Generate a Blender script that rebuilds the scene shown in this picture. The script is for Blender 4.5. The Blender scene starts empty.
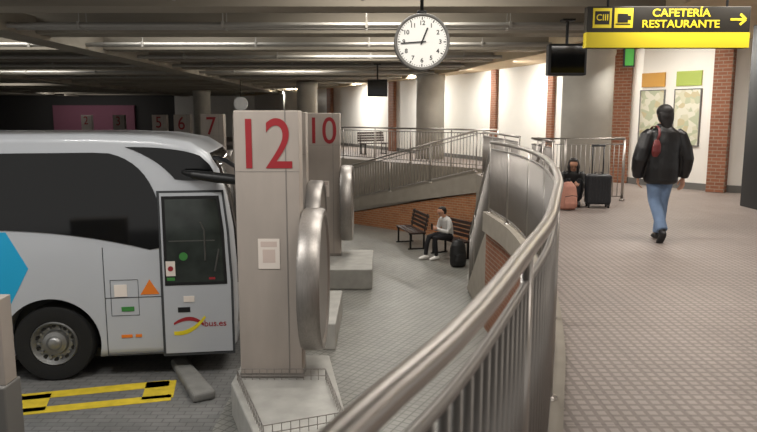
import bpy, bmesh, math, random
from mathutils import Vector, Matrix
random.seed(3)
C=bpy.context; D=bpy.data
sc=C.scene
sc.view_settings.view_transform='Standard'
sc.view_settings.exposure=0.0

# ---------------------------------------------------------------- materials
def lin(c):
    return tuple(((x/255)/12.92 if x/255<=0.04045 else (((x/255)+0.055)/1.055)**2.4) for x in c)+(1,)
def mat(name,rgb,rough=.6,metal=0,var=.0,scale=6,bump=0,emit=0,spec=.5,coat=0,stretch=None):
    m=D.materials.new(name); m.use_nodes=True; nt=m.node_tree; b=nt.nodes['Principled BSDF']
    c=lin(rgb); b.inputs['Base Color'].default_value=c; b.inputs['Roughness'].default_value=rough
    b.inputs['Metallic'].default_value=metal; b.inputs['Specular IOR Level'].default_value=spec
    b.inputs['Coat Weight'].default_value=coat
    if emit: 
        b.inputs['Emission Color'].default_value=c; b.inputs['Emission Strength'].default_value=emit
    if var or bump:
        tc=nt.nodes.new('ShaderNodeTexCoord'); mp=nt.nodes.new('ShaderNodeMapping')
        if stretch: mp.inputs['Scale'].default_value=stretch
        nz=nt.nodes.new('ShaderNodeTexNoise'); nz.inputs['Scale'].default_value=scale; nz.inputs['Detail'].default_value=6
        nt.links.new(tc.outputs['Object'],mp.inputs[0]); nt.links.new(mp.outputs[0],nz.inputs['Vector'])
        if var:
            r=nt.nodes.new('ShaderNodeValToRGB')
            r.color_ramp.elements[0].position=.3; r.color_ramp.elements[1].position=.7
            r.color_ramp.elements[0].color=tuple(x*(1-var) for x in c[:3])+(1,)
            r.color_ramp.elements[1].color=tuple(min(1,x*(1+var)) for x in c[:3])+(1,)
            nt.links.new(nz.outputs['Fac'],r.inputs[0]); nt.links.new(r.outputs[0],b.inputs['Base Color'])
        if bump:
            bp=nt.nodes.new('ShaderNodeBump'); bp.inputs['Strength'].default_value=bump; bp.inputs['Distance'].default_value=.01
            nt.links.new(nz.outputs['Fac'],bp.inputs['Height']); nt.links.new(bp.outputs[0],b.inputs['Normal'])
    return m
def tilemat(name,c1,c2,mortar,w,h,ms,rough,vertical=False,offset=0,blotch=.12,bs=.8,bump=.3,rot=0,big=None):
    m=D.materials.new(name); m.use_nodes=True; nt=m.node_tree; N=nt.nodes; L=nt.links; b=N['Principled BSDF']
    g=N.new('ShaderNodeNewGeometry'); sx=N.new('ShaderNodeSeparateXYZ'); cx=N.new('ShaderNodeCombineXYZ')
    L.new(g.outputs['Position'],sx.inputs[0])
    if vertical:
        ad=N.new('ShaderNodeMath'); ad.operation='SUBTRACT'; L.new(sx.outputs[0],ad.inputs[0]); L.new(sx.outputs[1],ad.inputs[1])
        L.new(ad.outputs[0],cx.inputs[0]); L.new(sx.outputs[2],cx.inputs[1])
    else:
        L.new(sx.outputs[0],cx.inputs[0]); L.new(sx.outputs[1],cx.inputs[1])
    mp=N.new('ShaderNodeMapping'); mp.inputs['Rotation'].default_value=(0,0,rot); L.new(cx.outputs[0],mp.inputs[0])
    def brick(w,h,ms,c1,c2,mo):
        br=N.new('ShaderNodeTexBrick'); br.offset=offset; br.inputs['Scale'].default_value=1
        br.inputs['Color1'].default_value=c1; br.inputs['Color2'].default_value=c2; br.inputs['Mortar'].default_value=mo
        br.inputs['Brick Width'].default_value=w; br.inputs['Row Height'].default_value=h; br.inputs['Mortar Size'].default_value=ms
        br.inputs['Mortar Smooth'].default_value=.3
        L.new(mp.outputs[0],br.inputs['Vector']); return br
    br=brick(w,h,ms,lin(c1),lin(c2),lin(mortar)); col=br.outputs['Color']
    if big:
        b2=brick(big[0],big[0],big[1],(1,1,1,1),(.95,.95,.95,1),(big[2],)*3+(1,))
        mm=N.new('ShaderNodeVectorMath'); mm.operation='MULTIPLY'; L.new(col,mm.inputs[0]); L.new(b2.outputs['Color'],mm.inputs[1]); col=mm.outputs[0]
    nz=N.new('ShaderNodeTexNoise'); nz.inputs['Scale'].default_value=bs; nz.inputs['Detail'].default_value=8; nz.inputs['Roughness'].default_value=.65
    L.new(cx.outputs[0],nz.inputs['Vector'])
    mr=N.new('ShaderNodeMapRange'); mr.inputs['From Min'].default_value=.3; mr.inputs['From Max'].default_value=.7
    mr.inputs['To Min'].default_value=1-blotch; mr.inputs['To Max'].default_value=1+blotch
    L.new(nz.outputs['Fac'],mr.inputs[0])
    mx=N.new('ShaderNodeVectorMath'); mx.operation='SCALE'; L.new(col,mx.inputs[0]); L.new(mr.outputs[0],mx.inputs['Scale'])
    L.new(mx.outputs[0],b.inputs['Base Color']); b.inputs['Roughness'].default_value=rough
    bp=N.new('ShaderNodeBump'); bp.invert=True; bp.inputs['Strength'].default_value=bump; bp.inputs['Distance'].default_value=.004
    L.new(br.outputs['Fac'],bp.inputs['Height']); L.new(bp.outputs[0],b.inputs['Normal'])
    return m

M={}
M['upfloor']=tilemat('studded_paving',(159,147,140),(153,142,135),(128,117,111),.066,.066,.014,.55,blotch=.09,bs=.9,bump=.2,big=(.4,.006,.78))
M['lowfloor']=tilemat('platform_tiles',(138,137,130),(130,129,123),(104,103,98),.1,.1,.010,.4,blotch=.16,bs=1.3,rot=.5,bump=.15,big=(.4,.008,.78))
M['lane']=tilemat('lane_paving',(118,117,115),(110,110,108),(88,88,86),.2,.1,.008,.5,blotch=.2,bs=1.5,offset=.5)
M['brick']=tilemat('brick',(146,92,66),(130,80,57),(150,130,112),.24,.07,.01,.8,vertical=True,offset=.5,blotch=.12,bs=3)
M['brickt']=tilemat('tan_brick',(172,112,72),(156,98,62),(166,140,112),.24,.07,.01,.8,vertical=True,offset=.5,blotch=.12,bs=3)
M['slab']=mat('cast_stone',(150,142,130),.75,var=.08,scale=5)
M['conc']=mat('beam_concrete',(150,142,128),.9,var=.16,scale=1.2,bump=.3,stretch=(.3,1,2.5))
M['concw']=mat('warm_concrete',(208,188,156),.85,var=.08,scale=2)
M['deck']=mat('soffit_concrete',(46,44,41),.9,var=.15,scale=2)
M['col']=mat('column_concrete',(196,192,182),.8,var=.07,scale=3)
M['white']=mat('white_plaster',(240,236,228),.7,var=.02,scale=2)
M['purple']=mat('mauve_paint',(134,84,100),.8)
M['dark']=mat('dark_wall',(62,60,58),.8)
M['steel']=mat('brushed_steel',(150,145,140),.42,metal=.7,var=.10,scale=9,stretch=(6,6,.4))
M['rail']=mat('rail_steel',(176,170,164),.34,metal=.9)
M['bar']=mat('baluster_steel',(150,145,140),.45,metal=.7)
M['pane']=mat('sign_panel_steel',(180,170,161),.5,metal=.35,var=.07,scale=4,stretch=(1,1,.3))
M['red']=mat('number_red',(150,32,40),.55)
M['paper']=mat('paper',(225,215,205),.7)
M['paperr']=mat('printed_ink',(204,186,176),.7)
M['black']=mat('black_plastic',(16,16,17),.45)
M['blackp']=mat('black_paint',(26,26,27),.5)
M['yellow']=mat('sign_yellow',(220,200,34),.5)
M['yline']=mat('road_yellow',(206,180,44),.7,var=.15,scale=8)
M['signblack']=mat('sign_black',(24,20,12),.4)
M['plinth']=mat('plinth_concrete',(164,162,156),.8,var=.12,scale=5,bump=.2)
M['kerb']=mat('kerb_concrete',(120,119,115),.85,var=.15,scale=6,bump=.2)
M['busw']=mat('coach_paint',(180,183,187),.3,var=.02,scale=1,coat=.4)
M['glass']=mat('tinted_glass',(9,10,11),.07,spec=.5)
M['glass2']=mat('door_glass',(44,50,46),.1,spec=.6,var=.45,scale=3.5)
M['seat']=mat('cab_interior',(74,74,70),.6)
M['seam']=mat('panel_gap',(60,62,64),.8)
M['blue']=mat('coach_blue',(28,160,205),.3)
M['rubber']=mat('tyre_rubber',(20,20,20),.85,var=.1,scale=20)
M['rim']=mat('wheel_alloy',(150,150,148),.4,metal=.8)
M['green']=mat('sticker_green',(60,130,60),.5)
M['orange']=mat('sticker_orange',(226,122,36),.5)
M['grey']=mat('grey_paint',(110,108,104),.6)
M['pipe']=mat('galvanised_pipe',(168,164,156),.5,metal=.3)
M['leather']=mat('black_leather',(20,19,20),.38,bump=.6,scale=14)
M['jeans']=mat('blue_denim',(104,124,152),.85,var=.14,scale=9)
M['skin']=mat('skin',(196,146,120),.55)
M['hair']=mat('dark_hair',(24,18,16),.5,var=.3,scale=30)
M['shoe']=mat('black_shoe',(18,18,20),.5)
M['shoew']=mat('white_shoe',(225,222,216),.6)
M['sweater']=mat('white_knit',(205,203,200),.85,var=.06,scale=20)
M['trouser']=mat('black_trousers',(24,24,28),.8)
M['bagred']=mat('oxblood_leather',(104,36,36),.45)
M['tan']=mat('pink_fabric',(196,140,122),.8,var=.12,scale=12)
M['case']=mat('suitcase_shell',(38,40,44),.4)
M['wood']=mat('dark_wood',(62,46,40),.5,var=.2,scale=8)
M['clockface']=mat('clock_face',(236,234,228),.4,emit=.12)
M['exitg']=mat('exit_green',(70,170,60),.5,emit=.25)
M['postor']=mat('poster_orange',(206,154,72),.6)
M['postgr']=mat('poster_green',(164,180,84),.6)
def mapmat():
    m=D.materials.new('map_print'); m.use_nodes=True; nt=m.node_tree; b=nt.nodes['Principled BSDF']
    tc=nt.nodes.new('ShaderNodeTexCoord'); v=nt.nodes.new('ShaderNodeTexVoronoi'); v.inputs['Scale'].default_value=9
    r=nt.nodes.new('ShaderNodeValToRGB'); r.color_ramp.interpolation='CONSTANT'
    for p,c in ((.0,(206,202,176)),(.3,(184,188,158)),(.55,(218,214,196)),(.78,(196,184,148))):
        e=r.color_ramp.elements.new(p) ; e.color=lin(c)
    nt.links.new(tc.outputs['Object'],v.inputs['Vector']); nt.links.new(v.outputs['Color'],r.inputs[0]); nt.links.new(r.outputs[0],b.inputs['Base Color'])
    return m
M['map']=mapmat()

# ---------------------------------------------------------------- helpers
def link(o,parent=None):
    sc.collection.objects.link(o)
    if parent: o.parent=parent
    return o
def empty(name,loc=(0,0,0),rz=0):
    o=D.objects.new(name,None); o.empty_display_size=.2; o.location=loc; o.rotation_euler=(0,0,rz); return link(o)
def from_bm(name,bm,mats,parent=None,smooth=False,bevel=0):
    bmesh.ops.recalc_face_normals(bm,faces=bm.faces)
    me=D.meshes.new(name); bm.to_mesh(me); bm.free()
    for m in (mats if isinstance(mats,(list,tuple)) else [mats]): me.materials.append(m)
    if smooth:
        for p in me.polygons: p.use_smooth=True
    o=D.objects.new(name,me); link(o,parent)
    if bevel:
        b=o.modifiers.new('bevel','BEVEL'); b.width=bevel; b.segments=3; b.limit_method='ANGLE'; b.angle_limit=math.radians(40)
    return o
def add_box(bm,x0,x1,y0,y1,z0,z1,mi=0,M4=None):
    vs=[Vector((x,y,z)) for z in (z0,z1) for y in (y0,y1) for x in (x0,x1)]
    if M4: vs=[M4@v for v in vs]
    v=[bm.verts.new(p) for p in vs]
    for f in ((0,2,3,1),(4,5,7,6),(0,1,5,4),(2,6,7,3),(0,4,6,2),(1,3,7,5)):
        fc=bm.faces.new([v[i] for i in f]); fc.material_index=mi
def box(name,x0,x1,y0,y1,z0,z1,m,parent=None,bevel=0):
    bm=bmesh.new(); add_box(bm,x0,x1,y0,y1,z0,z1); return from_bm(name,bm,m,parent,bevel=bevel)
def add_prism(bm,pts,z0,z1,mi=0,side=None):
    zb=z0 if hasattr(z0,'__len__') else [z0]*len(pts); zt=z1 if hasattr(z1,'__len__') else [z1]*len(pts)
    a=[bm.verts.new((p[0],p[1],z)) for p,z in zip(pts,zb)]; b=[bm.verts.new((p[0],p[1],z)) for p,z in zip(pts,zt)]
    n=len(pts)
    f=bm.faces.new(b); f.material_index=mi
    f=bm.faces.new(a[::-1]); f.material_index=mi
    for i in range(n):
        f=bm.faces.new((a[i],a[(i+1)%n],b[(i+1)%n],b[i])); f.material_index=mi if side is None else side
def prism(name,pts,z0,z1,m,parent=None,bevel=0,side=None):
    bm=bmesh.new(); add_prism(bm,pts,z0,z1,0,side); return from_bm(name,bm,m,parent,bevel=bevel)
def plate(name,pts,y0,y1,m,parent=None,bevel=0):
    bm=bmesh.new(); a=[bm.verts.new((p[0],y0,p[1])) for p in pts]; b=[bm.verts.new((p[0],y1,p[1])) for p in pts]
    bm.faces.new(a); bm.faces.new(b[::-1]); n=len(pts)
    for i in range(n): bm.faces.new((a[i],b[i],b[(i+1)%n],a[(i+1)%n]))
    return from_bm(name,bm,m,parent,bevel=bevel)
def add_loft(bm,pts,radii,n=12,side=Vector((1,0,0)),mi=0,close=True):
    pts=[Vector(p) for p in pts]; rings=[]; side=Vector(side)
    for i,p in enumerate(pts):
        t=(pts[min(i+1,len(pts)-1)]-pts[max(i-1,0)]).normalized()
        s=side-t*side.dot(t)
        if s.length<1e-3: s=Vector((0,1,0))-t*t.y
        s.normalize(); u=t.cross(s)
        r=radii[i] if hasattr(radii,'__len__') else radii
        a,b=(r if hasattr(r,'__len__') else (r,r))
        rings.append([bm.verts.new(p+s*(a*math.cos(2*math.pi*k/n))+u*(b*math.sin(2*math.pi*k/n))) for k in range(n)])
    for r0,r1 in zip(rings,rings[1:]):
        for k in range(n):
            f=bm.faces.new((r0[k],r0[(k+1)%n],r1[(k+1)%n],r1[k])); f.material_index=mi
    if close:
        f=bm.faces.new(rings[0][::-1]); f.material_index=mi
        f=bm.faces.new(rings[-1]); f.material_index=mi
def tube(name,pts,r,m,parent=None,n=12):
    bm=bmesh.new(); add_loft(bm,pts,r,n); return from_bm(name,bm,m,parent,smooth=True)
def add_ell(bm,c,r,rot=None):
    Mx=Matrix.Translation(c)@((rot.to_4x4()) if rot else Matrix.Identity(4))@Matrix.Diagonal((r[0],r[1],r[2],1))
    bmesh.ops.create_uvsphere(bm,u_segments=20,v_segments=12,radius=1,matrix=Mx)
def catmull(P,step=.1):
    P=[Vector(p) for p in P]; out=[]
    Q=[P[0]*2-P[1]]+P+[P[-1]*2-P[-2]]
    for i in range(1,len(Q)-2):
        n=max(2,int((Q[i+1]-Q[i]).length/step))
        for k in range(n):
            t=k/n; a,b,c,d=Q[i-1],Q[i],Q[i+1],Q[i+2]
            out.append(.5*((2*b)+(c-a)*t+(2*a-5*b+4*c-d)*t*t+(3*b-a-3*c+d)*t**3))
    out.append(P[-1]); return out
def resample(P,d):
    out=[P[0].copy()]; acc=0
    for a,b in zip(P,P[1:]):
        L=(b-a).length
        if L==0: continue
        s=d-acc
        while s<=L:
            out.append(a.lerp(b,s/L)); s+=d
        acc=(acc+L)%d
    return out
def organic(name,build,m,parent,voxel=.012,smooth=4):
    bm=bmesh.new(); build(bm); bmesh.ops.recalc_face_normals(bm,faces=bm.faces)
    me=D.meshes.new(name+'_src'); bm.to_mesh(me); bm.free()
    o=D.objects.new(name+'_src',me); sc.collection.objects.link(o)
    r=o.modifiers.new('r','REMESH'); r.mode='VOXEL'; r.voxel_size=voxel
    s=o.modifiers.new('s','SMOOTH'); s.iterations=smooth; s.factor=.5
    C.view_layer.update(); dg=C.evaluated_depsgraph_get()
    nm=D.meshes.new_from_object(o.evaluated_get(dg)); D.objects.remove(o)
    nm.name=name; nm.materials.clear(); nm.materials.append(m)
    for p in nm.polygons: p.use_smooth=True
    return link(D.objects.new(name,nm),parent)
def text(name,s,size,loc,m,parent=None,rot=(math.pi/2,0,0),off=0.0,ext=.003,sx=1,align='CENTER'):
    cu=D.curves.new(name,'FONT'); cu.body=s; cu.size=size; cu.align_x=align; cu.align_y='CENTER'; cu.extrude=ext; cu.offset=off
    o=D.objects.new(name+'_t',cu); sc.collection.objects.link(o); C.view_layer.update()
    me=D.meshes.new_from_object(o.evaluated_get(C.evaluated_depsgraph_get())); D.objects.remove(o)
    me.materials.clear(); me.materials.append(m)
    o=D.objects.new(name,me); o.location=loc; o.rotation_euler=rot; o.scale=(sx,1,1); return link(o,parent)

ZP=-1.85; ZL=-1.97
# ---------------------------------------------------------------- floors
arcP=[(-1.9,-3.5,0),(-1.0,-1.6,0),(-.60,-.6,0),(-.27,.3,0),(-.06,.82,0),(.11,1.18,0),(.243,1.51,0),(.427,2.01,0),(.64,2.6,0),(.89,3.46,0),(1.12,4.29,0),(1.41,5.6,0),(1.65,7.06,0),(1.78,8.9,0),(1.70,10.6,0)]
arc=catmull(arcP,.12)
up=[(p.x,p.y) for p in arc]+[(2.65,10.6),(2.65,13.2),(2.6,18),(3.4,19.3),(-1.5,25),(-7,34),(-15,50),(-15,53),(12,53),(12,-3.5)]
fl=prism('floor',up,-.25,0,[M['upfloor'],M['slab']],side=1)
plat=[(-1.8,-4),(12,-4),(12,53),(-24,53),(-14,37),(-7.6,24),(-3,17),(-1.8,14.5)]
prism('floor_platform',plat,-2.3,ZP,[M['lowfloor'],M['slab']],side=1)
box('floor_coach_lane',-34,-1.5,-4,53,-2.4,ZL,M['lane'])
def offset(P,d):
    o=[]
    for i,p in enumerate(P):
        t=(P[min(i+1,len(P)-1)]-P[max(i-1,0)]); t.z=0; t.normalize(); o.append(Vector((p.x+t.y*d,p.y-t.x*d,p.z)))
    return o
def strip(name,P,d0,d1,z0,z1,m):
    A=offset(P,d0); B=offset(P,d1); bm=bmesh.new(); R=[]
    for a,b in zip(A,B): R.append([bm.verts.new((a.x,a.y,z0)),bm.verts.new((b.x,b.y,z0)),bm.verts.new((b.x,b.y,z1)),bm.verts.new((a.x,a.y,z1))])
    for r,q in zip(R,R[1:]):
        for k in range(4): bm.faces.new((r[k],q[k],q[(k+1)%4],r[(k+1)%4]))
    bm.faces.new(R[0]); bm.faces.new(R[-1][::-1]); return from_bm(name,bm,m)
strip('wall_retaining',arc,.0,.25,ZP,-.25,M['brick'])
strip('trim_kerb',arc,-.06,.10,-.27,.035,M['slab'])
prism('wall_landing',[(2.65,10.6),(2.85,10.6),(2.85,13.2),(2.8,18.1),(3.6,19.4),(-1.4,25.2),(-6.9,34.2),(-14.9,50),(-15,50),(-7,34),(-1.5,25),(3.4,19.3),(2.6,18),(2.65,13.2)],ZP,-.25,M['slab'])

# ---------------------------------------------------------------- railings
def railing(name,base,h=1.12,sp=.1,r=.026,posts=1.5,bar=(.012,.0065)):
    P=[Vector(p) for p in base]; e=empty(name)
    up_=Vector((0,0,h))
    tube('handrail',[p+up_ for p in P],r,M['rail'],e,14)
    bm=bmesh.new()
    add_loft(bm,[p+Vector((0,0,.09)) for p in P],.014,8)
    add_loft(bm,[p+Vector((0,0,h-.10)) for p in P],.013,8)
    from_bm('rails_lower',bm,M['bar'],e,smooth=True)
    bm=bmesh.new(); Q=resample(P,sp)
    for i,q in enumerate(Q):
        t=Q[min(i+1,len(Q)-1)]-Q[max(i-1,0)]; nrm=Vector((t.y,-t.x,0)).normalized()
        add_loft(bm,[q+Vector((0,0,.09)),q+Vector((0,0,h-.10))],[bar,bar],8,nrm)
    from_bm('balusters',bm,M['bar'],e,smooth=True)
    bm=bmesh.new()
    for q in resample(P,posts)+[P[-1]]:
        add_loft(bm,[q+Vector((0,0,.0)),q+Vector((0,0,h-.01))],.02,10)
        add_loft(bm,[q+Vector((0,0,.0)),q+Vector((0,0,.045))],.045,12)
    from_bm('posts',bm,M['rail'],e,smooth=True)
    return e
railing('curved_railing',offset(arc[:-1],.02),sp=.078)
railing('stair_railing',[(1.78,10.66,0),(1.78,12.95,ZP)],sp=.1,posts=2.2)
railing('stair_railing',[(2.60,10.75,0),(2.60,12.95,ZP)],sp=.1,posts=2.2)
railing('landing_railing',[(2.74,10.7,0),(2.74,12.2,0),(4.4,12.2,0)],sp=.085,posts=1.05)
railing('landing_railing',[(2.72,13.2,0),(2.70,17.6,0)],sp=.1)
rampd=Vector((-3.2,3.0,-1.06)); 
R0=Vector((2.6,18,0)); R1=R0+rampd*(1.85/1.06); wd=Vector((.8,1.3,0))
railing('ramp_railing',[R0+Vector((.0,.10,.02)),R1+Vector((.05,.06,.02))],sp=.11,posts=1.6)
railing('corridor_railing',[(3.4,19.5,0),(-1.5,25.2,0),(-6.8,34,0)],sp=.13,posts=1.8)
bm=bmesh.new()
pts=[R0,R1,R1+wd,R0+wd]
add_prism(bm,[(p.x,p.y) for p in pts],[-.5,ZP-.01,ZP-.01,-.5],[.03,ZP+.03,ZP+.03,.03],0)
from_bm('ramp_slab',bm,M['slab'])
bm=bmesh.new()
q0=R0+Vector((.03,.05,0)); q1=R0+rampd*1.42+Vector((.03,.05,0))
add_prism(bm,[(q0.x,q0.y),(q1.x,q1.y),(q1.x+.7,q1.y+1.1),(q0.x+.7,q0.y+1.1)],[ZP]*4,[-.5,ZP+.03,ZP+.03,-.5])
from_bm('wall_ramp',bm,M['brickt'])
bm=bmesh.new(); n=11; rise=1.85/n; run=2.3/n
for i in range(n):
    add_box(bm,1.80,2.62,10.62+i*run,10.62+(i+1)*run+.02,ZP,-rise*(i+1)+.0001)
from_bm('staircase',bm,M['slab'])
plate('wall_stair',[(0,0),(0,-1.6),(2.3,-1.6)],0,.06,M['slab'])
o=D.objects['wall_stair']; o.location=(1.78,10.62,-.2); o.rotation_euler=(0,0,math.pi/2)
# ---------------------------------------------------------------- walls
W=[(12,11.2),(8.4,12.6),(6.75,13.9),(5.8,15.2),(5.15,17.5),(4.6,20),(3.3,24),(.5,30.5),(-2,36),(-9,50)]
Wv=[Vector((x,y,0)) for x,y in W]
strip('wall_right',Wv,0,.25,-.02,3.6,M['white'])
strip('baseboard_right',Wv,-.02,.0,0,.14,M['grey'])
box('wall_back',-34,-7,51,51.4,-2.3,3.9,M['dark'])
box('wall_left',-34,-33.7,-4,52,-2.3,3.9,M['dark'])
box('wall_mauve',-24,-18,50.7,50.98,-1,2.3,M['purple'])
box('wall_panel_far',-15,-9,50.7,50.98,-1.9,3.0,M['white'])
def pil(x,y,w,ang,d=.16):
    bm=bmesh.new(); Mx=Matrix.Translation((x,y,0))@Matrix.Rotation(ang,4,'Z')
    add_box(bm,-w/2,w/2,-d,.12,0,2.995,0,Mx); return from_bm('brick_pilaster',bm,M['brick'],bevel=.01)
pil(6.84,13.70,.34,math.radians(-38)); pil(5.5,15.7,.5,math.radians(-30),.1); pil(4.78,19.0,.26,math.radians(-70),.08); pil(3.78,22.4,.30,math.radians(-65),.08); pil(.6,30.0,.45,math.radians(-60),.08); pil(-2.6,36.8,.45,math.radians(-60),.08)
def column(x,y,r,z0,z1):
    bm=bmesh.new(); add_loft(bm,[(x,y,z0),(x,y,z1-.25),(x,y,z1-.2),(x,y,z1)],[r,r,r*1.04,r*1.04],40); return from_bm('concrete_column',bm,M['col'],smooth=False)
for c in ((4.42,14.6,.52,0,3.0),(1.85,24.6,.5,0,3.0),(-5,40,.5,ZP,3.0),(-10.5,41,.5,ZP,3.0),(-3.2,31,.45,ZP,3.0)):
    o=column(*c)
    for p in o.data.polygons: p.use_smooth=abs(p.normal.z)<.5
prism('black_column',[(6.18,10.9),(7.0,10.9),(7.0,11.55),(6.18,11.55)],0,3.0,M['blackp'],bevel=.02)
A=Vector((5.8,15.2,0)); B=Vector((6.75,13.9,0)); dv=(B-A); ang=math.atan2(dv.y,dv.x)
def poster(name,t0,t1,z0,z1,m,frame=True):
    L=dv.length; e=empty(name,(A.x,A.y,0),ang)
    box('print',t0*L,t1*L,-.035,-.002,z0,z1,m,e)
    if frame:
        bm=bmesh.new()
        for a in ((t0*L-.02,t1*L+.02,z0-.02,z0),(t0*L-.02,t1*L+.02,z1,z1+.02),(t0*L-.02,t0*L,z0,z1),(t1*L,t1*L+.02,z0,z1)):
            add_box(bm,a[0],a[1],-.045,-.002,a[2],a[3])
        from_bm('frame',bm,M['grey'],e)
poster('wall_map_poster',.0,.34,.92,2.06,M['map']); poster('wall_map_poster',.50,.84,.92,2.06,M['map'])
poster('wall_poster',.0,.34,2.14,2.44,M['postor'],False); poster('wall_poster',.50,.84,2.14,2.44,M['postgr'],False)

# ---------------------------------------------------------------- ceiling
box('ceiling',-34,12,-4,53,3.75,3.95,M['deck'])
edge=[(4.2,-4),(4.0,13),(3.95,16),(3.2,19),(2.7,22),(2.0,25),(.8,28),(-.4,31),(-3.5,38),(-8,46),(-11,53)]
prism('ceiling_soffit',edge+[(12,53),(12,-4)],3.0,3.15,M['concw'])
strip('trim_soffit_fascia',[Vector((x,y,0)) for x,y in edge],-.12,.0,2.95,3.75,M['concw'])
def xe(y):
    for (x0,y0),(x1,y1) in zip(edge,edge[1:]):
        if y0<=y<=y1: return x0+(x1-x0)*(y-y0)/(y1-y0)
    return edge[-1][0]
bm=bmesh.new(); y=3.8; k=0
while y<50:
    x1=xe(y)-.1
    prof=[(-.30,3.0),(.30,3.0),(.30,3.16),(.22,3.16),(.22,3.75),(-.22,3.75),(-.22,3.42),(-.26,3.42),(-.26,3.16),(-.30,3.16)]
    a=[bm.verts.new((-33.8,y+p[0],p[1])) for p in prof]; b=[bm.verts.new((x1,y+p[0],p[1])) for p in prof]
    bm.faces.new(a); bm.faces.new(b[::-1]); n=len(prof)
    for i in range(n): bm.faces.new((a[i],b[i],b[(i+1)%n],a[(i+1)%n]))
    y+=3.05; k+=1
from_bm('ceiling_beams',bm,M['conc'])
bm=bmesh.new()
for yb in (8.9,11.7,12.0,14.8,17.9,20.9,24.0,27):
    add_loft(bm,[(-30,yb,3.02),(xe(yb)-.3,yb,3.02)],.045,10)
    x=-29
    while x<xe(yb)-1:
        add_box(bm,x-.02,x+.02,yb-.06,yb+.06,2.97,3.08); add_loft(bm,[(x,yb,3.0),(x,yb,3.76)],.008,6); x+=2.4
from_bm('ceiling_pipes',bm,M['pipe'],smooth=False)
bm=bmesh.new()
for x in (-6.5,-14,-22): add_box(bm,x-.3,x+.3,-3,50,2.92,3.3)
from_bm('ceiling_girders',bm,M['conc'])

# ---------------------------------------------------------------- platform number pillars
def pillar(num,x,y,disc=True,zb=-1.45,rz=0):
    e=empty('platform_number_pillar',(x,y,0),rz)
    bm=bmesh.new(); add_box(bm,-.355,.355,0,.32,zb,1.58); from_bm('pillar_body',bm,M['pane'],e,bevel=.012)
    bm=bmesh.new(); add_box(bm,-.36,.36,-.004,.324,zb,zb+.06); add_box(bm,.20,.212,-.003,.0,zb,1.58); add_box(bm,-.355,.355,-.003,.0,.914,.92)
    from_bm('seams',bm,M['steel'],e)
    text('number',num,.78,(-.03,-.004,1.19),M['red'],e,off=.002,sx=.84)
    box('notice',-.12,.12,-.008,-.002,-.17,.17,M['paper'],e)
    bm=bmesh.new(); add_box(bm,-.09,.09,-.0095,-.008,.08,.14)
    add_box(bm,-.07,.07,-.0095,-.008,-.10,.05)
    from_bm('notice_print',bm,M['paperr'],e)
    if disc:
        bm=bmesh.new()
        prof=[(.36,0.0),(.36,.30),(.40,.30),(.40,.72),(.37,.74),(.37,.79),(.40,.81),(.58,.81),(.61,.79),(.61,.73),(.585,.70),(.585,0.0)]
        n=64; R=[]
        for a in range(n):
            t=2*math.pi*a/n; R.append([bm.verts.new((px,.16+pr*math.cos(t),-.32+pr*math.sin(t))) for px,pr in prof])
        for a in range(n):
            r,q=R[a],R[(a+1)%n]
            for i in range(len(prof)-1): bm.faces.new((r[i],q[i],q[i+1],r[i+1]))
        bmesh.ops.remove_doubles(bm,verts=bm.verts,dist=1e-5)
        o=from_bm('round_drum',bm,M['steel'],e)  # plain steel disc with a thick rim, not a lamp
        for p in o.data.polygons: p.use_smooth=True
        mod=o.modifiers.new('es','EDGE_SPLIT'); mod.split_angle=math.radians(35)
    return e
pillar('12',-1.22,7.44); pillar('11',-1.50,10.8); pillar('10',-1.16,14.3)
pillar('9',-2.5,17); pillar('8',-3.7,19,zb=ZP); pillar('7',-5.1,21,zb=ZL); pillar('6',-8.3,29.0,zb=ZL); pillar('5',-10.7,33.5,zb=ZL); pillar('3',-15.9,42,zb=ZL); pillar('2',-20,47,zb=ZL)
prism('concrete_plinth',[(-1.66,7.3),(-1.10,5.85),(-.28,6.2),(-.62,8.2),(-1.66,8.2)],ZP,-1.45,M['plinth'],bevel=.02)
prism('concrete_plinth',[(-1.79,9.5),(-.62,9.5),(-.62,11.4),(-1.79,11.4)],ZP,-1.45,M['plinth'],bevel=.02)
prism('concrete_plinth',[(-1.6,13.0),(-.12,13.0),(-.12,15),(-1.6,15)],ZP,-1.45,M['plinth'],bevel=.02)
prism('concrete_plinth',[(-2.9,16.9),(-2.1,16.9),(-2.1,17.6),(-2.9,17.6)],ZP,-1.45,M['plinth'],bevel=.02)
bm=bmesh.new(); path=[Vector(p) for p in ((-1.6,7.36,-1.45),(-1.07,5.95,-1.45),(-.34,6.25,-1.45),(-.6,7.38,-1.45),(-1.6,7.38,-1.45))]
for a,b in zip(path,path[1:]):
    for h in (.05,.13): add_loft(bm,[a+Vector((0,0,h)),b+Vector((0,0,h))],.005,6)
    n=int((b-a).length/.08)
    for i in range(n+1):
        q=a.lerp(b,i/n); add_loft(bm,[q,q+Vector((0,0,.13))],.004,6)
from_bm('wire_guard',bm,M['bar'])
e=empty('low_bay_sign',(-3.87,6.0,0))
box('panel',-.45,.42,0,.2,-.95,-.13,M['pane'],e,bevel=.01); box('foot',-.4,.43,-.05,.25,ZL,-.95,M['grey'],e,bevel=.02)
text('number','13',.6,(.08,-.004,-.53),M['red'],e,off=.001)
bm=bmesh.new()
def ystripe(a,b,w):
    a=Vector(a);b=Vector(b);t=(b-a).normalized();n=Vector((-t.y,t.x,0))*w/2
    v=[bm.verts.new(p) for p in (a-n,b-n,b+n,a+n)]; v2=[bm.verts.new(Vector(p.co)+Vector((0,0,.004))) for p in v]
    bm.faces.new(v2); 
    for i in range(4): bm.faces.new((v[i],v[(i+1)%4],v2[(i+1)%4],v2[i]))
z=ZL+.001
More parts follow.
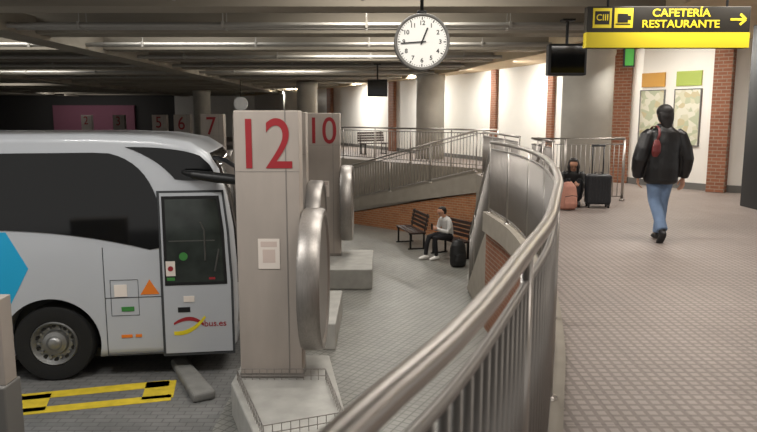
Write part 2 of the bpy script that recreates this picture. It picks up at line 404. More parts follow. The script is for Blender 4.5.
ystripe((-5.2,7.90,z),(-2.76,8.56,z),.21); ystripe((-5.2,7.42,z),(-2.60,8.10,z),.19); ystripe((-2.88,8.62,z),(-2.76,8.06,z),.38); ystripe((-4.35,8.16,z),(-4.2,7.66,z),.42)
from_bm('yellow_bay_marking',bm,M['yline'])
prism('lane_kerb',[(-2.92,9.15),(-2.75,9.3),(-2.02,8.05),(-2.27,7.9)],ZL,ZL+.12,M['kerb'],bevel=.04)

# ---------------------------------------------------------------- coach
bus=empty('coach',(-1.90,8.90,ZL),math.radians(8))
prof=[(-.12,.30),(-.03,.42),(0,.9),(0,1.5),(-.03,2.0),(-.10,2.45),(-.20,2.8),(-.33,3.02),(-.55,3.16),(-1.0,3.24),(-1.7,3.27),(-11.7,3.27),(-11.95,3.1),(-12,2.6),(-12,.35),(-11.9,.28)]
body=plate('body_shell',prof,0,2.5,M['busw'],bus)
b=body.modifiers.new('bv','BEVEL'); b.width=.13; b.segments=5; b.limit_method='ANGLE'; b.angle_limit=math.radians(60)
for i,wx in enumerate((-2.40,-8.6)):
    bmc=bmesh.new(); add_loft(bmc,[(wx,-.3,.52),(wx,.45,.52)],.62,48); c=from_bm('arch_cutter',bmc,M['seam'])
    c.parent=bus
    C.view_layer.update()
    md=body.modifiers.new('cut','BOOLEAN'); md.object=c; md.operation='DIFFERENCE'; md.solver='EXACT'
C.view_layer.update()
nm=D.meshes.new_from_object(body.evaluated_get(C.evaluated_depsgraph_get())); body.modifiers.clear(); body.data=nm
for o in [o for o in D.objects if o.name.startswith('arch_cutter')]: D.objects.remove(o)
for p in body.data.polygons: p.use_smooth=True
body.modifiers.new('es','EDGE_SPLIT').split_angle=math.radians(25)
def wheel(wx,yy):
    e=bus
    def lathe(name,pr,m):
        bm=bmesh.new(); n=48; R=[]
        for a in range(n):
            t=2*math.pi*a/n; R.append([bm.verts.new((wx+r*math.cos(t),yy+y,.51+r*math.sin(t))) for y,r in pr])
        for a in range(n):
            r,q=R[a],R[(a+1)%n]
            for i in range(len(pr)-1): bm.faces.new((r[i],q[i],q[i+1],r[i+1]))
        bmesh.ops.remove_doubles(bm,verts=bm.verts,dist=1e-5)
        o=from_bm(name,bm,m,e,smooth=True); o.modifiers.new('es','EDGE_SPLIT').split_angle=math.radians(35)
    lathe('tyre',[(.28,.3),(.28,.48),(.25,.51),(.05,.51),(.01,.49),(0,.44),(.02,.31),(.04,.29)],M['rubber'])
    lathe('rim',[(.03,.30),(.01,.285),(.03,.27),(.10,.22),(.10,.17),(.05,.15),(.03,.10),(0,.085),(-.02,.05),(-.02,0)],M['rim'])
    bm=bmesh.new()
    for k in range(10):
        t=2*math.pi*k/10; add_loft(bm,[(wx+.205*math.cos(t),yy+.1,.51+.205*math.sin(t)),(wx+.205*math.cos(t),yy+.05,.51+.205*math.sin(t))],.018,8)
    from_bm('wheel_nuts',bm,M['rim'],e)
    bm=bmesh.new()
    for k in range(10):
        t=2*math.pi*(k+.5)/10; add_loft(bm,[(wx+.235*math.cos(t),yy+.10,.51+.235*math.sin(t)),(wx+.235*math.cos(t),yy+.058,.51+.235*math.sin(t))],.026,10)
    from_bm('rim_holes',bm,M['black'],e)
wheel(-2.40,.06); wheel(-8.6,.06)
def arcpts(p0,p1,p2,n=8): return [((1-t)**2*p0[0]+2*t*(1-t)*p1[0]+t*t*p2[0],(1-t)**2*p0[1]+2*t*(1-t)*p1[1]+t*t*p2[1]) for t in [i/n for i in range(n+1)]]
win=[(-11.6,3.0),(-1.75,3.03)]+arcpts((-1.55,3.02),(-1.12,2.92),(-.985,2.42))+[(-.985,1.78)]+arcpts((-1.1,1.76),(-2.0,2.02),(-3.0,2.06))+[(-11.6,2.06)]
plate('window_side',win,-.012,.02,M['glass'],bus)
bm=bmesh.new()
for x in (-2.95,-4.6,-6.3,-8.0,-9.7): add_box(bm,x-.012,x+.012,-.016,-.01,2.07,3.0)
from_bm('window_joints',bm,M['seam'],bus)
wed=arcpts((-1.35,3.10),(-.7,3.10),(-.42,2.98))+arcpts((-.3,2.86),(-.22,2.7),(-.20,2.66))+[(-.62,2.66)]+arcpts((-.75,2.68),(-.95,2.95),(-1.35,3.10))[:-1]
plate('window_quarter',wed,-.010,.02,M['glass'],bus)
plate('door_frame',[(-.99,2.53),(-.14,2.53),(-.085,2.0),(-.05,1.3),(-.05,.30),(-.99,.30)],-.006,.01,M['seam'],bus)
plate('door_leaf',[(-.955,2.50),(-.165,2.50),(-.115,2.0),(-.08,1.3),(-.08,.34),(-.955,.34)],-.016,.0,M['busw'],bus)
plate('door_rubber',[(-.93,2.46),(-.20,2.46),(-.15,2.0),(-.125,1.27),(-.93,1.27)],-.021,.0,M['black'],bus,bevel=.0)
plate('door_window',[(-.89,2.42),(-.235,2.42),(-.19,2.0),(-.165,1.31),(-.89,1.31)],-.025,.0,M['glass2'],bus)
bm=bmesh.new()
add_loft(bm,[(-.68,-.025,1.66),(-.68,-.029,1.66)],.055,20); add_box(bm,-.90,-.80,-.029,-.016,1.34,1.38); from_bm('green_sticker',bm,M['green'],bus)
bm=bmesh.new(); add_box(bm,-.91,-.79,-.027,-.016,1.40,1.60); add_box(bm,-.70,-.56,-.024,-.016,1.04,1.12) ; from_bm('door_labels',bm,M['paper'],bus)
bm=bmesh.new(); add_loft(bm,[(-.85,-.0285,1.50),(-.85,-.031,1.50)],.035,16); add_box(bm,-.36,-.28,-.028,-.024,1.34,1.37); from_bm('red_prohibition_sticker',bm,M['red'],bus)
bm=bmesh.new(); add_loft(bm,[(-.4,-.028,1.6),(-.4,-.028,2.0),(-.45,-.028,2.12)],.012,8); add_loft(bm,[(-.28,-.026,1.45),(-.22,-.026,1.75)],.012,8); add_box(bm,-.86,-.27,-.028,-.024,1.86,1.875); from_bm('cab_grab_rails',bm,M['seat'],bus)
bm=bmesh.new(); add_box(bm,-.78,-.62,-.02,-.015,.9,.97); from_bm('door_handle',bm,M['black'],bus)
bm=bmesh.new()
for x in (-1.70,-3.35,-4.9): add_box(bm,x-.005,x+.005,-.004,.01,.34,1.80)
add_box(bm,-1.70,-.99,-.004,.01,1.12,1.13); add_box(bm,-12,-3.1,-.004,.01,1.12,1.13); add_box(bm,-1.70,-.99,-.004,.01,.34,.352)
for a in (( -1.63,-1.28,.88,1.36),):
    add_box(bm,a[0],a[1],-.004,.01,a[2],a[2]+.006); add_box(bm,a[0],a[1],-.004,.01,a[3],a[3]+.006); add_box(bm,a[0],a[0]+.006,-.004,.01,a[2],a[3]); add_box(bm,a[1],a[1]+.006,-.004,.01,a[2],a[3])
from_bm('panel_gaps',bm,M['seam'],bus)
plate('skirt_dark',[(-12,.26),(-3.1,.26),(-3.1,.34),(-12,.34)],.02,.3,M['black'],bus)
plate('underside',[(-11.8,.22),(-.25,.22),(-.25,.34),(-11.8,.34)],.35,2.3,M['black'],bus)
plate('arch_liner',arcpts((-3.05,.32),(-3.1,1.2),(-2.4,1.17))+arcpts((-2.4,1.17),(-1.7,1.2),(-1.75,.32)),.43,.46,M['black'],bus)
plate('blue_flash',[(-5.2,2.03),(-2.86,2.03),(-2.62,1.55),(-2.92,.98),(-5.2,.98)],-.005,.01,M['blue'],bus)
plate('warning_triangle',[(-1.25,1.16),(-1.01,1.16),(-1.13,1.36)],-.008,.01,M['orange'],bus)
box('fuel_label',-1.58,-1.42,-.008,.0,1.14,1.30,M['paper'],bus)
bm=bmesh.new(); add_box(bm,-1.50,-1.34,-.008,.0,.94,1.0); from_bm('green_label',bm,M['green'],bus)
bm=bmesh.new(); add_box(bm,-1.52,-1.38,-.008,.0,.58,.62); add_box(bm,-1.34,-1.26,-.008,.0,.58,.62); from_bm('orange_labels',bm,M['orange'],bus)
plate('logo_swoosh_red',arcpts((-.84,.76),(-.62,.92),(-.45,.74))+arcpts((-.45,.70),(-.62,.85),(-.84,.73)),-.02,-.015,M['red'],bus)
plate('logo_swoosh_yellow',arcpts((-.84,.64),(-.62,.62),(-.44,.84))+arcpts((-.42,.82),(-.6,.55),(-.84,.59)),-.0205,-.015,M['yellow'],bus)
text('logo_text','bus.es',.12,(-.30,-.018,.73),M['red'],bus,off=.001,ext=.001)
fp=[(0.004,1.25),(.004,1.5),(-.026,2.0),(-.096,2.45),(-.196,2.8),(-.326,3.0)]
bm=bmesh.new(); R=[]
for x,z in fp:
    R.append([bm.verts.new((x+.004-dx,y,z)) for y,dx in ((.02,.16),(.06,.07),(.16,.01),(.4,-.003),(1.25,-.006),(2.1,-.003),(2.34,.01),(2.44,.07),(2.48,.16))])
for r,q in zip(R,R[1:]):
    for i in range(8): bm.faces.new((r[i],r[i+1],q[i+1],q[i]))
o=from_bm('windscreen',bm,M['glass'],bus,smooth=True); s=o.modifiers.new('s','SOLIDIFY'); s.thickness=.01; s.offset=1
bm=bmesh.new()
for y in (.35,2.15): add_ell(bm,(-.03,y,.75),(.06,.2,.11))
from_bm('headlights',bm,M['rim'],bus,smooth=True)
bm=bmesh.new(); add_loft(bm,[(-.25,.12,2.95),(-.1,-.02,2.92),(.04,-.12,2.84),(.06,-.2,2.72)],[.03,.03,.028,.03],10)
from_bm('mirror_arm',bm,M['black'],bus,smooth=True)
def bmirr(bm): 
    add_loft(bm,[(-.64,-.10,2.78),(-.5,-.16,2.75),(-.2,-.2,2.71),(.08,-.24,2.68),(.14,-.24,2.67)],[.03,.06,.07,.065,.035],12,Vector((0,1,0)))
organic('mirror_housing',bmirr,M['black'],bus,.012,2)
bm=bmesh.new(); add_box(bm,-6.5,-4.2,.5,2.0,3.26,3.42); add_box(bm,-10,-9,.6,1.9,3.26,3.36); from_bm('roof_air_unit',bm,M['busw'],bus,bevel=.05)

# ---------------------------------------------------------------- clock
ck=empty('station_clock',(.449,7.2,2.276))
def lathe_y(name,pr,m,e,n=64):
    bm=bmesh.new(); R=[]
    for a in range(n):
        t=2*math.pi*a/n; R.append([bm.verts.new((r*math.cos(t),y,r*math.sin(t))) for y,r in pr])
    for a in range(n):
        r,q=R[a],R[(a+1)%n]
        for i in range(len(pr)-1): bm.faces.new((r[i],q[i],q[i+1],r[i+1]))
    bmesh.ops.remove_doubles(bm,verts=bm.verts,dist=1e-5)
    o=from_bm(name,bm,m,e,smooth=True); o.modifiers.new('es','EDGE_SPLIT').split_angle=math.radians(35); return o
lathe_y('case',[(-.005,.255),(-.02,.268),(-.02,.282),(0,.288),(.14,.288),(.16,.282),(.16,.268),(.145,.255)],M['grey'],ck)
lathe_y('dial',[(-.004,0),(-.004,.262)],M['clockface'],ck); lathe_y('dial_back',[(.144,0),(.144,.262)],M['clockface'],ck)
bm=bmesh.new()
for k in range(60):
    L=.028 if k%5==0 else .012; w=.005 if k%5==0 else .0025
    add_box(bm,-w,w,-.007,-.004,.25-L,.25,0,Matrix.Rotation(2*math.pi*k/60,4,'Y'))
from_bm('minute_marks',bm,M['black'],ck)
for k in range(1,13):
    t=2*math.pi*k/12; text('numeral',str(k),.062,(.188*math.sin(t),-.006,.188*math.cos(t)),M['black'],ck,ext=.001,off=.001)
bm=bmesh.new()
add_box(bm,-.008,.008,-.014,-.010,-.03,.15,0,Matrix.Rotation(math.radians(22),4,'Y'))
add_box(bm,-.006,.006,-.018,-.014,-.04,.22,0,Matrix.Rotation(math.radians(-94),4,'Y'))
add_loft(bm,[(0,-.004,0),(0,-.02,0)],.013,16)
from_bm('hands',bm,M['black'],ck)
bm=bmesh.new(); add_loft(bm,[(0,.07,.28),(0,.07,1.45)],.018,12); add_loft(bm,[(0,.07,.285),(0,.07,.32)],.05,16); from_bm('hanger',bm,M['blackp'],ck,smooth=True)
wc=empty('wall_clock',(-6.0,30,2.05)); lathe_y('dial',[(0,0),(0,.3),(.1,.3)],M['clockface'],wc)
tube('hanger',[(0,.05,.29),(0,.05,1.0)],.02,M['blackp'],wc)

# ---------------------------------------------------------------- hanging cafeteria sign
sg=empty('cafeteria_sign',(3.395,8.2,2.55))
box('board',-.955,.955,0,.12,-.235,.235,M['signblack'],sg,bevel=.006)
box('yellow_band',-.957,.957,-.006,.122,-.235,-.06,M['yellow'],sg)
text('text_upper','CAFETERÍA',.122,(.14,-.004,.158),M['yellow'],sg,off=.0015,sx=1.12)
text('text_lower','RESTAURANTE',.122,(.14,-.004,.032),M['yellow'],sg,off=.0015,sx=1.12)
for i,x in enumerate((-.78,-.53)):
    box('icon_plate',x-.11,x+.11,-.004,0,-.01,.215,M['yellow'],sg,bevel=.002)
bm=bmesh.new(); add_box(bm,-.865,-.695,-.006,-.003,.03,.18); from_bm('icon_screen',bm,M['signblack'],sg)
text('icon_text','CIII',.10,(-.78,-.0075,.105),M['yellow'],sg,ext=.001,off=.001)
bm=bmesh.new(); add_box(bm,-.60,-.48,-.006,-.003,.05,.15); add_box(bm,-.48,-.445,-.006,-.003,.08,.13); add_box(bm,-.62,-.45,-.006,-.003,.025,.04); from_bm('icon_cup',bm,M['signblack'],sg)
bm=bmesh.new(); add_box(bm,.72,.88,-.005,0,.075,.10)
for s in (1,-1): add_box(bm,-.09,.0,-.005,0,-.013,.013,0,Matrix.Translation((.90,0,.0875))@Matrix.Rotation(s*math.radians(42),4,'Y'))
from_bm('arrow',bm,M['yellow'],sg)
bm=bmesh.new(); 
for x in (-.7,.7): add_loft(bm,[(x,.06,.23),(x,.06,.5)],.015,10)
from_bm('hanger',bm,M['blackp'],sg,smooth=True)

def monitor(x,y,z,w,h,d=.35):
    e=empty('hanging_monitor',(x,y,z)); box('case',-w/2,w/2,0,d,-h/2,h/2,M['blackp'],e,bevel=.02)
    box('screen',-w/2+.04,w/2-.04,-.004,.01,-h/2+.04,h/2-.04,M['glass'],e)
    bm=bmesh.new(); add_loft(bm,[(0,d/2,h/2),(0,d/2,3.05-z)],.025,10); add_box(bm,-.1,.1,d/2-.1,d/2+.1,3.03-z,3.06-z); from_bm('bracket',bm,M['blackp'],e)
monitor(3.05,11.2,2.42,.62,.5,.2); monitor(-.03,20.6,2.35,.6,.5)
e=empty('exit_sign',(4.62,12.8,2.6)); box('board',-.08,.08,0,.05,-.16,.16,M['exitg'],e,bevel=.01)
box('edge',-.1,.1,.01,.06,-.18,.18,M['blackp'],e); tube('hanger',[(0,.03,.17),(0,.03,.42)],.012,M['blackp'],e)

# ---------------------------------------------------------------- people
def hand(bm,w,d,s,n,curl=.5,L=.175):
    w=Vector(w); d=Vector(d).normalized(); s=(Vector(s)-d*Vector(s).dot(d)).normalized(); n=Vector(n); n=(n-d*n.dot(d)-s*n.dot(s)).normalized()
    pl=L*.5
    add_loft(bm,[w-d*.02,w,w+d*pl*.5,w+d*pl],[(.026,.019),(.027,.017),(.038,.014),(.04,.012)],12,s)
    for i,f in enumerate((.9,1.0,.93,.75)):
        p=w+d*pl*.93+s*(.03-.02*i); pts=[p]; a=.15
        for seg in (.42,.32,.26):
            a+=curl*.55; dd=d*math.cos(a)+n*math.sin(a); p=p+dd*(L*.5*f*seg*1.05); pts.append(p)
        add_loft(bm,pts,[.0088,.0085,.0078,.006],8,s)
    p=w+d*pl*.25+s*.026; dd=(d*.7+s*.65+n*.25).normalized(); q=p+dd*.035; dd2=(d*.95+s*.15+n*.4).normalized(); r=q+dd2*.03; t=r+dd2*.022
    add_loft(bm,[p,q,r,t],[.012,.0105,.0095,.007],8,n)
def headmesh(bm,c,fwd,upv,k=1.0):
    c=Vector(c); f=Vector(fwd).normalized(); u=Vector(upv); u=(u-f*u.dot(f)).normalized(); r=f.cross(u)
    R=Matrix((r,f,u)).transposed()
    add_ell(bm,c+u*.02*k,(.073*k,.092*k,.09*k),R); add_ell(bm,c-u*.045*k+f*.018*k,(.056*k,.068*k,.068*k),R)
    add_ell(bm,c+f*.096*k-u*.02*k,(.012*k,.016*k,.02*k),R)
    add_ell(bm,c+f*.08*k-u*.058*k,(.024*k,.01*k,.008*k),R)
    for s in (1,-1): add_ell(bm,c+r*.075*k*s-u*.012*k,(.01*k,.018*k,.03*k),R)
def facebits(c,fwd,upv,parent,k=1.0):
    c=Vector(c); f=Vector(fwd).normalized(); u=Vector(upv); u=(u-f*u.dot(f)).normalized(); r=f.cross(u)
    bm=bmesh.new()
    for s in (1,-1): add_ell(bm,c+f*.085*k+r*.03*k*s+u*.004*k,(.009,.006,.006)); 
    for s in (1,-1): add_ell(bm,c+f*.086*k+r*.03*k*s+u*.022*k,(.016,.004,.003))
    from_bm('eyes_and_brows',bm,M['hair'],parent,smooth=True)

wm=empty('walking_woman',(3.45,8.29,0),math.radians(3))
def b(bm):
    add_loft(bm,[(0,.0,.80),(0,0,.88),(0,0,.98),(0,0,1.04)],[(.13,.10),(.16,.125),(.15,.11),(.145,.1)],20)
    add_loft(bm,[(.08,0,.93),(.075,.02,.75),(.055,.05,.50),(.035,.03,.28),(.02,.02,.09)],[.10,.094,.076,.068,.07],16)
    add_loft(bm,[(-.08,0,.93),(-.072,.03,.75),(-.055,.02,.50),(-.06,-.13,.32),(-.06,-.24,.16)],[.10,.094,.076,.068,.068],16)
organic('jeans',b,M['jeans'],wm,.012,4)
def b(bm):
    add_loft(bm,[(.02,-.03,.03),(.02,-.05,.06),(.02,.02,.06),(.02,.10,.045),(.02,.17,.03)],[(.03,.03),(.038,.045),(.042,.05),(.045,.04),(.03,.022)],14)
    add_loft(bm,[(.02,.01,.04),(.02,.01,.16)],.045,12)
    d=Vector((0,.55,-.72)).normalized(); a=Vector((-.06,-.30,.15))
    add_loft(bm,[a,a+d*.05,a+d*.12,a+d*.18,a+d*.20+Vector((0,.03,.0))],[.028,(.04,.045),(.044,.04),(.044,.03),(.03,.018)],14)
    add_loft(bm,[(-.06,-.26,.11),(-.06,-.22,.21)],.043,12)
organic('shoes',b,M['shoe'],wm,.01,2)
def b(bm):
    add_loft(bm,[(0,0,.70),(0,0,.74),(0,-.005,.90),(0,-.01,1.08),(0,-.01,1.22),(0,-.01,1.32),(0,-.005,1.385),(0,.0,1.42)],[(.17,.13),(.205,.155),(.215,.16),(.21,.15),(.22,.145),(.195,.125),(.11,.09),(.075,.075)],24)
    add_loft(bm,[(-.15,0,1.325),(-.20,-.01,1.28),(-.255,-.03,1.12),(-.29,-.03,1.0),(-.275,.03,.88),(-.25,.08,.79)],[.07,.09,.095,.09,.08,.066],16)
    add_loft(bm,[(.15,0,1.325),(.20,-.01,1.28),(.255,-.03,1.12),(.285,-.04,1.0),(.285,-.02,.88),(.28,.01,.78)],[.07,.09,.095,.088,.078,.062],16)
    add_loft(bm,[(0,-.01,1.37),(0,-.015,1.43)],[(.10,.085),(.085,.08)],18)
    add_loft(bm,[(0,0,.72),(0,0,.76)],[(.20,.15),(.212,.16)],24)
organic('leather_jacket',b,M['leather'],wm,.012,3)
def b(bm):
    add_loft(bm,[(0,-.005,1.36),(0,0,1.47)],[(.055,.055),(.05,.052)],14)
    headmesh(bm,(0,.02,1.545),(0,1,-.05),(0,0,1),1.0)
    add_loft(bm,[(0,0,1.1),(0,0,1.38)],[(.12,.08),(.1,.07)],14)
organic('head_and_neck',b,M['skin'],wm,.007,2)
facebits((0,.02,1.545),(0,1,-.05),(0,0,1),wm)
def b(bm): hand(bm,(.285,.02,.77),(.05,.05,-1),(-.2,.9,0),(-1,-.2,0),.55)
organic('hand_r',b,M['skin'],wm,.0042,1)
def b(bm): hand(bm,(-.245,.09,.785),(.05,.15,-1),(.2,.9,0),(1,-.2,0),.6)
organic('hand_l',b,M['skin'],wm,.0042,1)
def b(bm):
    add_ell(bm,(0,-.005,1.572),(.096,.106,.092)); add_ell(bm,(0,-.035,1.52),(.096,.078,.10))
    add_loft(bm,[(0,-.05,1.55),(0,-.065,1.47),(0,-.075,1.40),(0,-.09,1.36)],[(.094,.05),(.086,.042),(.06,.03),(.03,.018)],16)
organic('hair',b,M['hair'],wm,.009,2)
def b(bm): add_loft(bm,[(-.175,-.18,1.04),(-.17,-.195,1.10),(-.165,-.195,1.18),(-.16,-.18,1.24)],[(.03,.02),(.055,.035),(.05,.032),(.03,.02)],14,Vector((1,.0,0)))
organic('shoulder_bag',b,M['bagred'],wm,.008,2)
bm=bmesh.new(); add_loft(bm,[(-.16,-.185,1.22),(-.13,-.175,1.30),(-.115,-.13,1.37),(-.11,-.05,1.405),(-.115,.06,1.39),(-.15,.15,1.25)],[(.016,.006)]*6,8); from_bm('bag_strap',bm,M['bagred'],wm,smooth=True)

sp=empty('seated_person',(1.66,16.0,ZP),math.radians(118))
def b(bm):
    add_loft(bm,[(0,-.06,.50),(0,0,.52),(0,.02,.60)],[(.14,.09),(.17,.12),(.15,.11)],18)
    add_loft(bm,[(.09,.0,.54),(.12,.25,.55),(.13,.45,.53),(.12,.52,.35),(.10,.56,.11)],[.10,.085,.065,.056,.045],14)
    add_loft(bm,[(-.09,.0,.54),(-.11,.25,.55),(-.11,.43,.54),(-.10,.42,.35),(-.09,.38,.11)],[.10,.085,.065,.056,.045],14)
organic('trousers',b,M['trouser'],sp,.012,3)
def b(bm):
    for x,y in ((.10,.56),(-.09,.38)):
        add_loft(bm,[(x,y-.07,.04),(x,y-.05,.06),(x,y+.02,.06),(x,y+.12,.045),(x,y+.19,.03)],[.03,(.042,.05),(.046,.05),(.048,.04),(.03,.025)],14)
organic('sneakers',b,M['shoew'],sp,.01,2)
def b(bm):
    add_loft(bm,[(0,0,.55),(0,.01,.68),(0,.04,.82),(0,.09,.95),(0,.12,1.01)],[(.155,.12),(.16,.12),(.18,.12),(.17,.10),(.08,.07)],18)
    for s in (1,-1): add_loft(bm,[(.13*s,.09,.95),(.18*s,.09,.91),(.22*s,.12,.76),(.22*s,.16,.68),(.14*s,.28,.71),(.08*s,.36,.75)],[.06,.065,.055,.052,.045,.035],14)
organic('sweater',b,M['sweater'],sp,.012,3)
def b(bm):
    add_loft(bm,[(0,.10,.96),(0,.15,1.09)],.052,14); headmesh(bm,(0,.20,1.135),(0,.8,-.6),(0,.5,.85))
organic('head_and_neck',b,M['skin'],sp,.007,2)
facebits((0,.20,1.135),(0,.8,-.6),(0,.5,.85),sp)
def b(bm):
    add_ell(bm,(0,.165,1.185),(.083,.095,.075)); add_ell(bm,(0,.125,1.14),(.078,.06,.085)); add_ell(bm,(0,.235,1.215),(.06,.05,.03))
organic('hair',b,M['hair'],sp,.009,2)
for s,nm_ in ((1,'hand_r'),(-1,'hand_l')):
    def b(bm,s=s): hand(bm,(.08*s,.36,.75),(-.45*s,.9,.1),(0,-.1,1),(-1*s,-.2,0),.8)
    organic(nm_,b,M['skin'],sp,.0042,1)
box('phone',-.038,.038,.455,.463,.72,.87,M['black'],sp,bevel=.003)

# person sitting on the floor against the railing
fp_=empty('floor_sitting_person',(3.40,11.86,0),math.radians(166))
def b(bm):
    add_loft(bm,[(0,-.04,.09),(0,0,.12),(0,-.02,.22)],[(.13,.09),(.155,.12),(.14,.11)],18)
    for s in (1,-1): add_loft(bm,[(.08*s,.0,.12),(.10*s,.18,.27),(.10*s,.33,.42),(.09*s,.38,.24),(.08*s,.40,.09)],[.09,.08,.06,.052,.042],14)
organic('trousers',b,M['trouser'],fp_,.012,3)
def b(bm):
    for s in (1,-1): add_loft(bm,[(.08*s,.34,.035),(.08*s,.36,.055),(.08*s,.43,.055),(.08*s,.52,.04),(.08*s,.58,.03)],[.025,(.04,.045),(.044,.045),(.044,.035),(.03,.022)],14)
organic('shoes',b,M['shoe'],fp_,.01,2)
def b(bm):
    add_loft(bm,[(0,-.02,.16),(0,-.03,.30),(0,-.02,.44),(0,.0,.54),(0,.02,.59)],[(.15,.11),(.15,.11),(.165,.11),(.15,.09),(.07,.06)],18)
    for s in (1,-1): add_loft(bm,[(.12*s,.0,.54),(.16*s,.01,.50),(.19*s,.06,.36),(.18*s,.14,.32),(.10*s,.27,.42)],[.055,.058,.05,.045,.035],14)
organic('black_jacket',b,M['leather'],fp_,.012,3)
def b(bm):
    add_loft(bm,[(0,.01,.55),(0,.04,.65)],.05,14); headmesh(bm,(0,.07,.695),(0,.75,-.66),(0,.66,.75),.92)
organic('head_and_neck',b,M['skin'],fp_,.007,2)
facebits((0,.07,.695),(0,.75,-.66),(0,.66,.75),fp_,.92)
def b(bm):
    add_ell(bm,(0,.05,.74),(.084,.095,.068)); add_ell(bm,(0,.0,.69),(.08,.06,.09)); add_ell(bm,(0,.12,.76),(.066,.05,.03))
    for s in (1,-1): add_loft(bm,[(.06*s,.05,.73),(.078*s,.07,.64),(.075*s,.08,.54)],[.032,.032,.015],10)
organic('hair',b,M['hair'],fp_,.009,2)
for s,nm_ in ((1,'hand_r'),(-1,'hand_l')):
    def b(bm,s=s): hand(bm,(.10*s,.27,.42),(-.3*s,.9,-.2),(-1*s,-.2,.2),(0,-.2,-1),.6)
    organic(nm_,b,M['skin'],fp_,.0042,1)

def bench(x,y,z,rz,w=1.2):
    e=empty('slatted_bench',(x,y,z),rz); bm=bmesh.new()
    for i in range(4): add_box(bm,-w/2,w/2,-.22+i*.11,-.13+i*.11,.42,.45)
    for i in range(4): add_box(bm,-w/2,w/2,.20+i*.02,.225+i*.02,.50+i*.10,.58+i*.10)
    from_bm('slats',bm,M['wood'],e,bevel=.006); bm=bmesh.new()
    for s in (-1,1):
        xx=s*(w/2-.12); add_box(bm,xx-.02,xx+.02,-.2,-.16,0,.42); add_box(bm,xx-.02,xx+.02,.16,.20,0,.42); add_box(bm,xx-.02,xx+.02,-.22,.22,.385,.42)
        add_loft(bm,[(xx,.19,.40),(xx,.285,.90)],.02,8); add_box(bm,xx-.02,xx+.02,-.24,.24,0,.03)
    from_bm('frame',bm,M['black'],e)
bench(.85,17.6,ZP,math.radians(-75),1.3); bench(1.74,16.22,ZP,math.radians(-62),1.2)
bench(-.2,27.5,0,math.radians(30),1.2)

def backpack(name,x,y,z,rz,m,w=.32,h=.46,d=.2,lean=0):
    e=empty(name,(x,y,z),rz); e.rotation_euler=(lean,0,rz)
    def b(bm):
        add_loft(bm,[(0,0,.01),(0,0,.05),(0,0,h*.5),(0,.01,h*.8),(0,.02,h*.95),(0,.02,h)],[(w*.4,d*.4),(w*.5,d*.5),(w*.5,d*.52),(w*.44,d*.42),(w*.28,d*.26),(w*.1,d*.1)],20)
        add_loft(bm,[(0,-d*.45,h*.08),(0,-d*.5,h*.25),(0,-d*.46,h*.48)],[(w*.3,.03),(w*.38,.05),(w*.3,.03)],16)
    organic('pack_body',b,m,e,.012,3)
    bm=bmesh.new(); add_loft(bm,[(-.03,.02,h*.97),(-.03,.02,h+.05),(.03,.02,h+.05),(.03,.02,h*.97)],.008,8)
    for s in (1,-1): add_loft(bm,[(s*w*.25,d*.3,h*.9),(s*w*.28,d*.62,h*.65),(s*w*.3,d*.62,h*.35),(s*w*.34,d*.4,h*.12)],[(.022,.008)]*4,8)
    add_loft(bm,[(-w*.36,-d*.6,h*.5),(0,-d*.66,h*.54),(w*.36,-d*.6,h*.5)],.006,6)
    from_bm('straps',bm,M['black'],e,smooth=True)
backpack('backpack',1.80,15.05,ZP,math.radians(20),M['blackp'],.38,.62,.26)
backpack('backpack',2.45,15.75,ZP,math.radians(-20),M['wood'],.36,.8,.3)
backpack('pink_backpack',3.10,11.05,0,math.radians(10),M['tan'],.31,.46,.22)
su=empty('rolling_suitcase',(3.68,11.35,0),math.radians(-6))
box('shell',-.20,.20,-.13,.13,.06,.56,M['case'],su,bevel=.04)
bm=bmesh.new()
for i in range(7): add_box(bm,-.160+i*.05,-.140+i*.05,-.137,.137,.10,.52)
from_bm('ribs',bm,M['case'],su,bevel=.004)
bm=bmesh.new()
for x in (-.16,.16):
    for y in (-.09,.09): add_loft(bm,[(x-.012,y,.03),(x+.012,y,.03)],.03,14,Vector((0,1,0))); add_box(bm,x-.02,x+.02,y-.02,y+.02,.04,.07)
from_bm('wheels',bm,M['black'],su)
bm=bmesh.new()
for x in (-.09,.09): add_loft(bm,[(x,.09,.54),(x,.09,1.02)],.011,8)
add_loft(bm,[(-.11,.09,1.03),(.11,.09,1.03)],.018,10,Vector((0,1,0)))
from_bm('telescopic_handle',bm,M['case'],su,smooth=True)
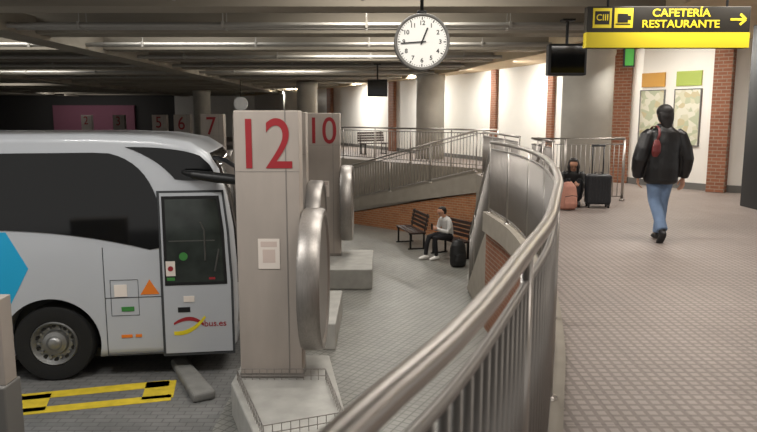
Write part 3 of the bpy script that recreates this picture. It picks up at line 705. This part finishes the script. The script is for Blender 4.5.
bm=bmesh.new(); add_loft(bm,[(-.06,0,.55),(-.05,0,.59),(.05,0,.59),(.06,0,.55)],.01,8); from_bm('grab_handle',bm,M['black'],su,smooth=True)

# ---------------------------------------------------------------- lights
def area(name,loc,sx,sy,p,col=(1,.94,.87),rot=(0,0,0)):
    l=D.lights.new(name,'AREA'); l.shape='RECTANGLE'; l.size=sx; l.size_y=sy; l.energy=p; l.color=col
    o=D.objects.new(name,l); o.location=loc; o.rotation_euler=rot; link(o)
for x,y,p in ((3.4,1.0,38),(3.6,4.5,46),(4.0,8.0,58),(5.0,11.2,66)): area('ceiling_lamp',(x,y,2.96),2.2,.5,p)
for x,y,p in ((5.2,13.4,85),(4.7,16.2,95),(3.6,19.2,110),(2.6,22.4,120),(.8,26.5,130),(-1.8,32,150),(-5.5,40,160)):
    area('wall_wash_light',(x,y,2.93),1.2,.3,p,(1,.965,.90),(0,math.radians(-30),math.radians(-15)))
area('wall_wash_light',(-21,47.6,2.9),6,.4,55,(1,.96,.93),(math.radians(30),0,0))  # added fill to brighten the mauve wall, no fixture stands there
for x,y,p in ((.6,5.3,100),(.4,8.35,90),(.2,11.4,85),(.6,14.45,100),(-.6,17.5,110),(-3,23.6,90)): area('platform_lamp',(x,y,3.7),2.0,.3,p,(1,.95,.88))
for x,y,p in ((-3.5,5.3,165),(-7,5.3,120),(-8,11.4,40),(-8,14.45,60),(-12,23.6,60),(-18,32.75,70),(-22,45,60),(-4,14.45,60)): area('lane_light',(x,y,3.7),2.4,.35,p,(1,.98,.95))  # strongest one is added just to light the coach side
w=D.worlds.new('world'); sc.world=w; w.use_nodes=True
bg=w.node_tree.nodes['Background']; bg.inputs[0].default_value=(1,.97,.93,1); bg.inputs[1].default_value=.62

# ---------------------------------------------------------------- camera
cam=D.cameras.new('camera'); co=D.objects.new('camera',cam); link(co)
cam.lens=680/757*36; cam.sensor_width=36; co.location=(0,0,1.52)
co.rotation_euler=(math.radians(90)-math.atan(100/680),0,0)
cam.clip_start=.05; cam.clip_end=200
cam.dof.use_dof=True; cam.dof.focus_distance=8.3; cam.dof.aperture_fstop=4.5
sc.camera=co
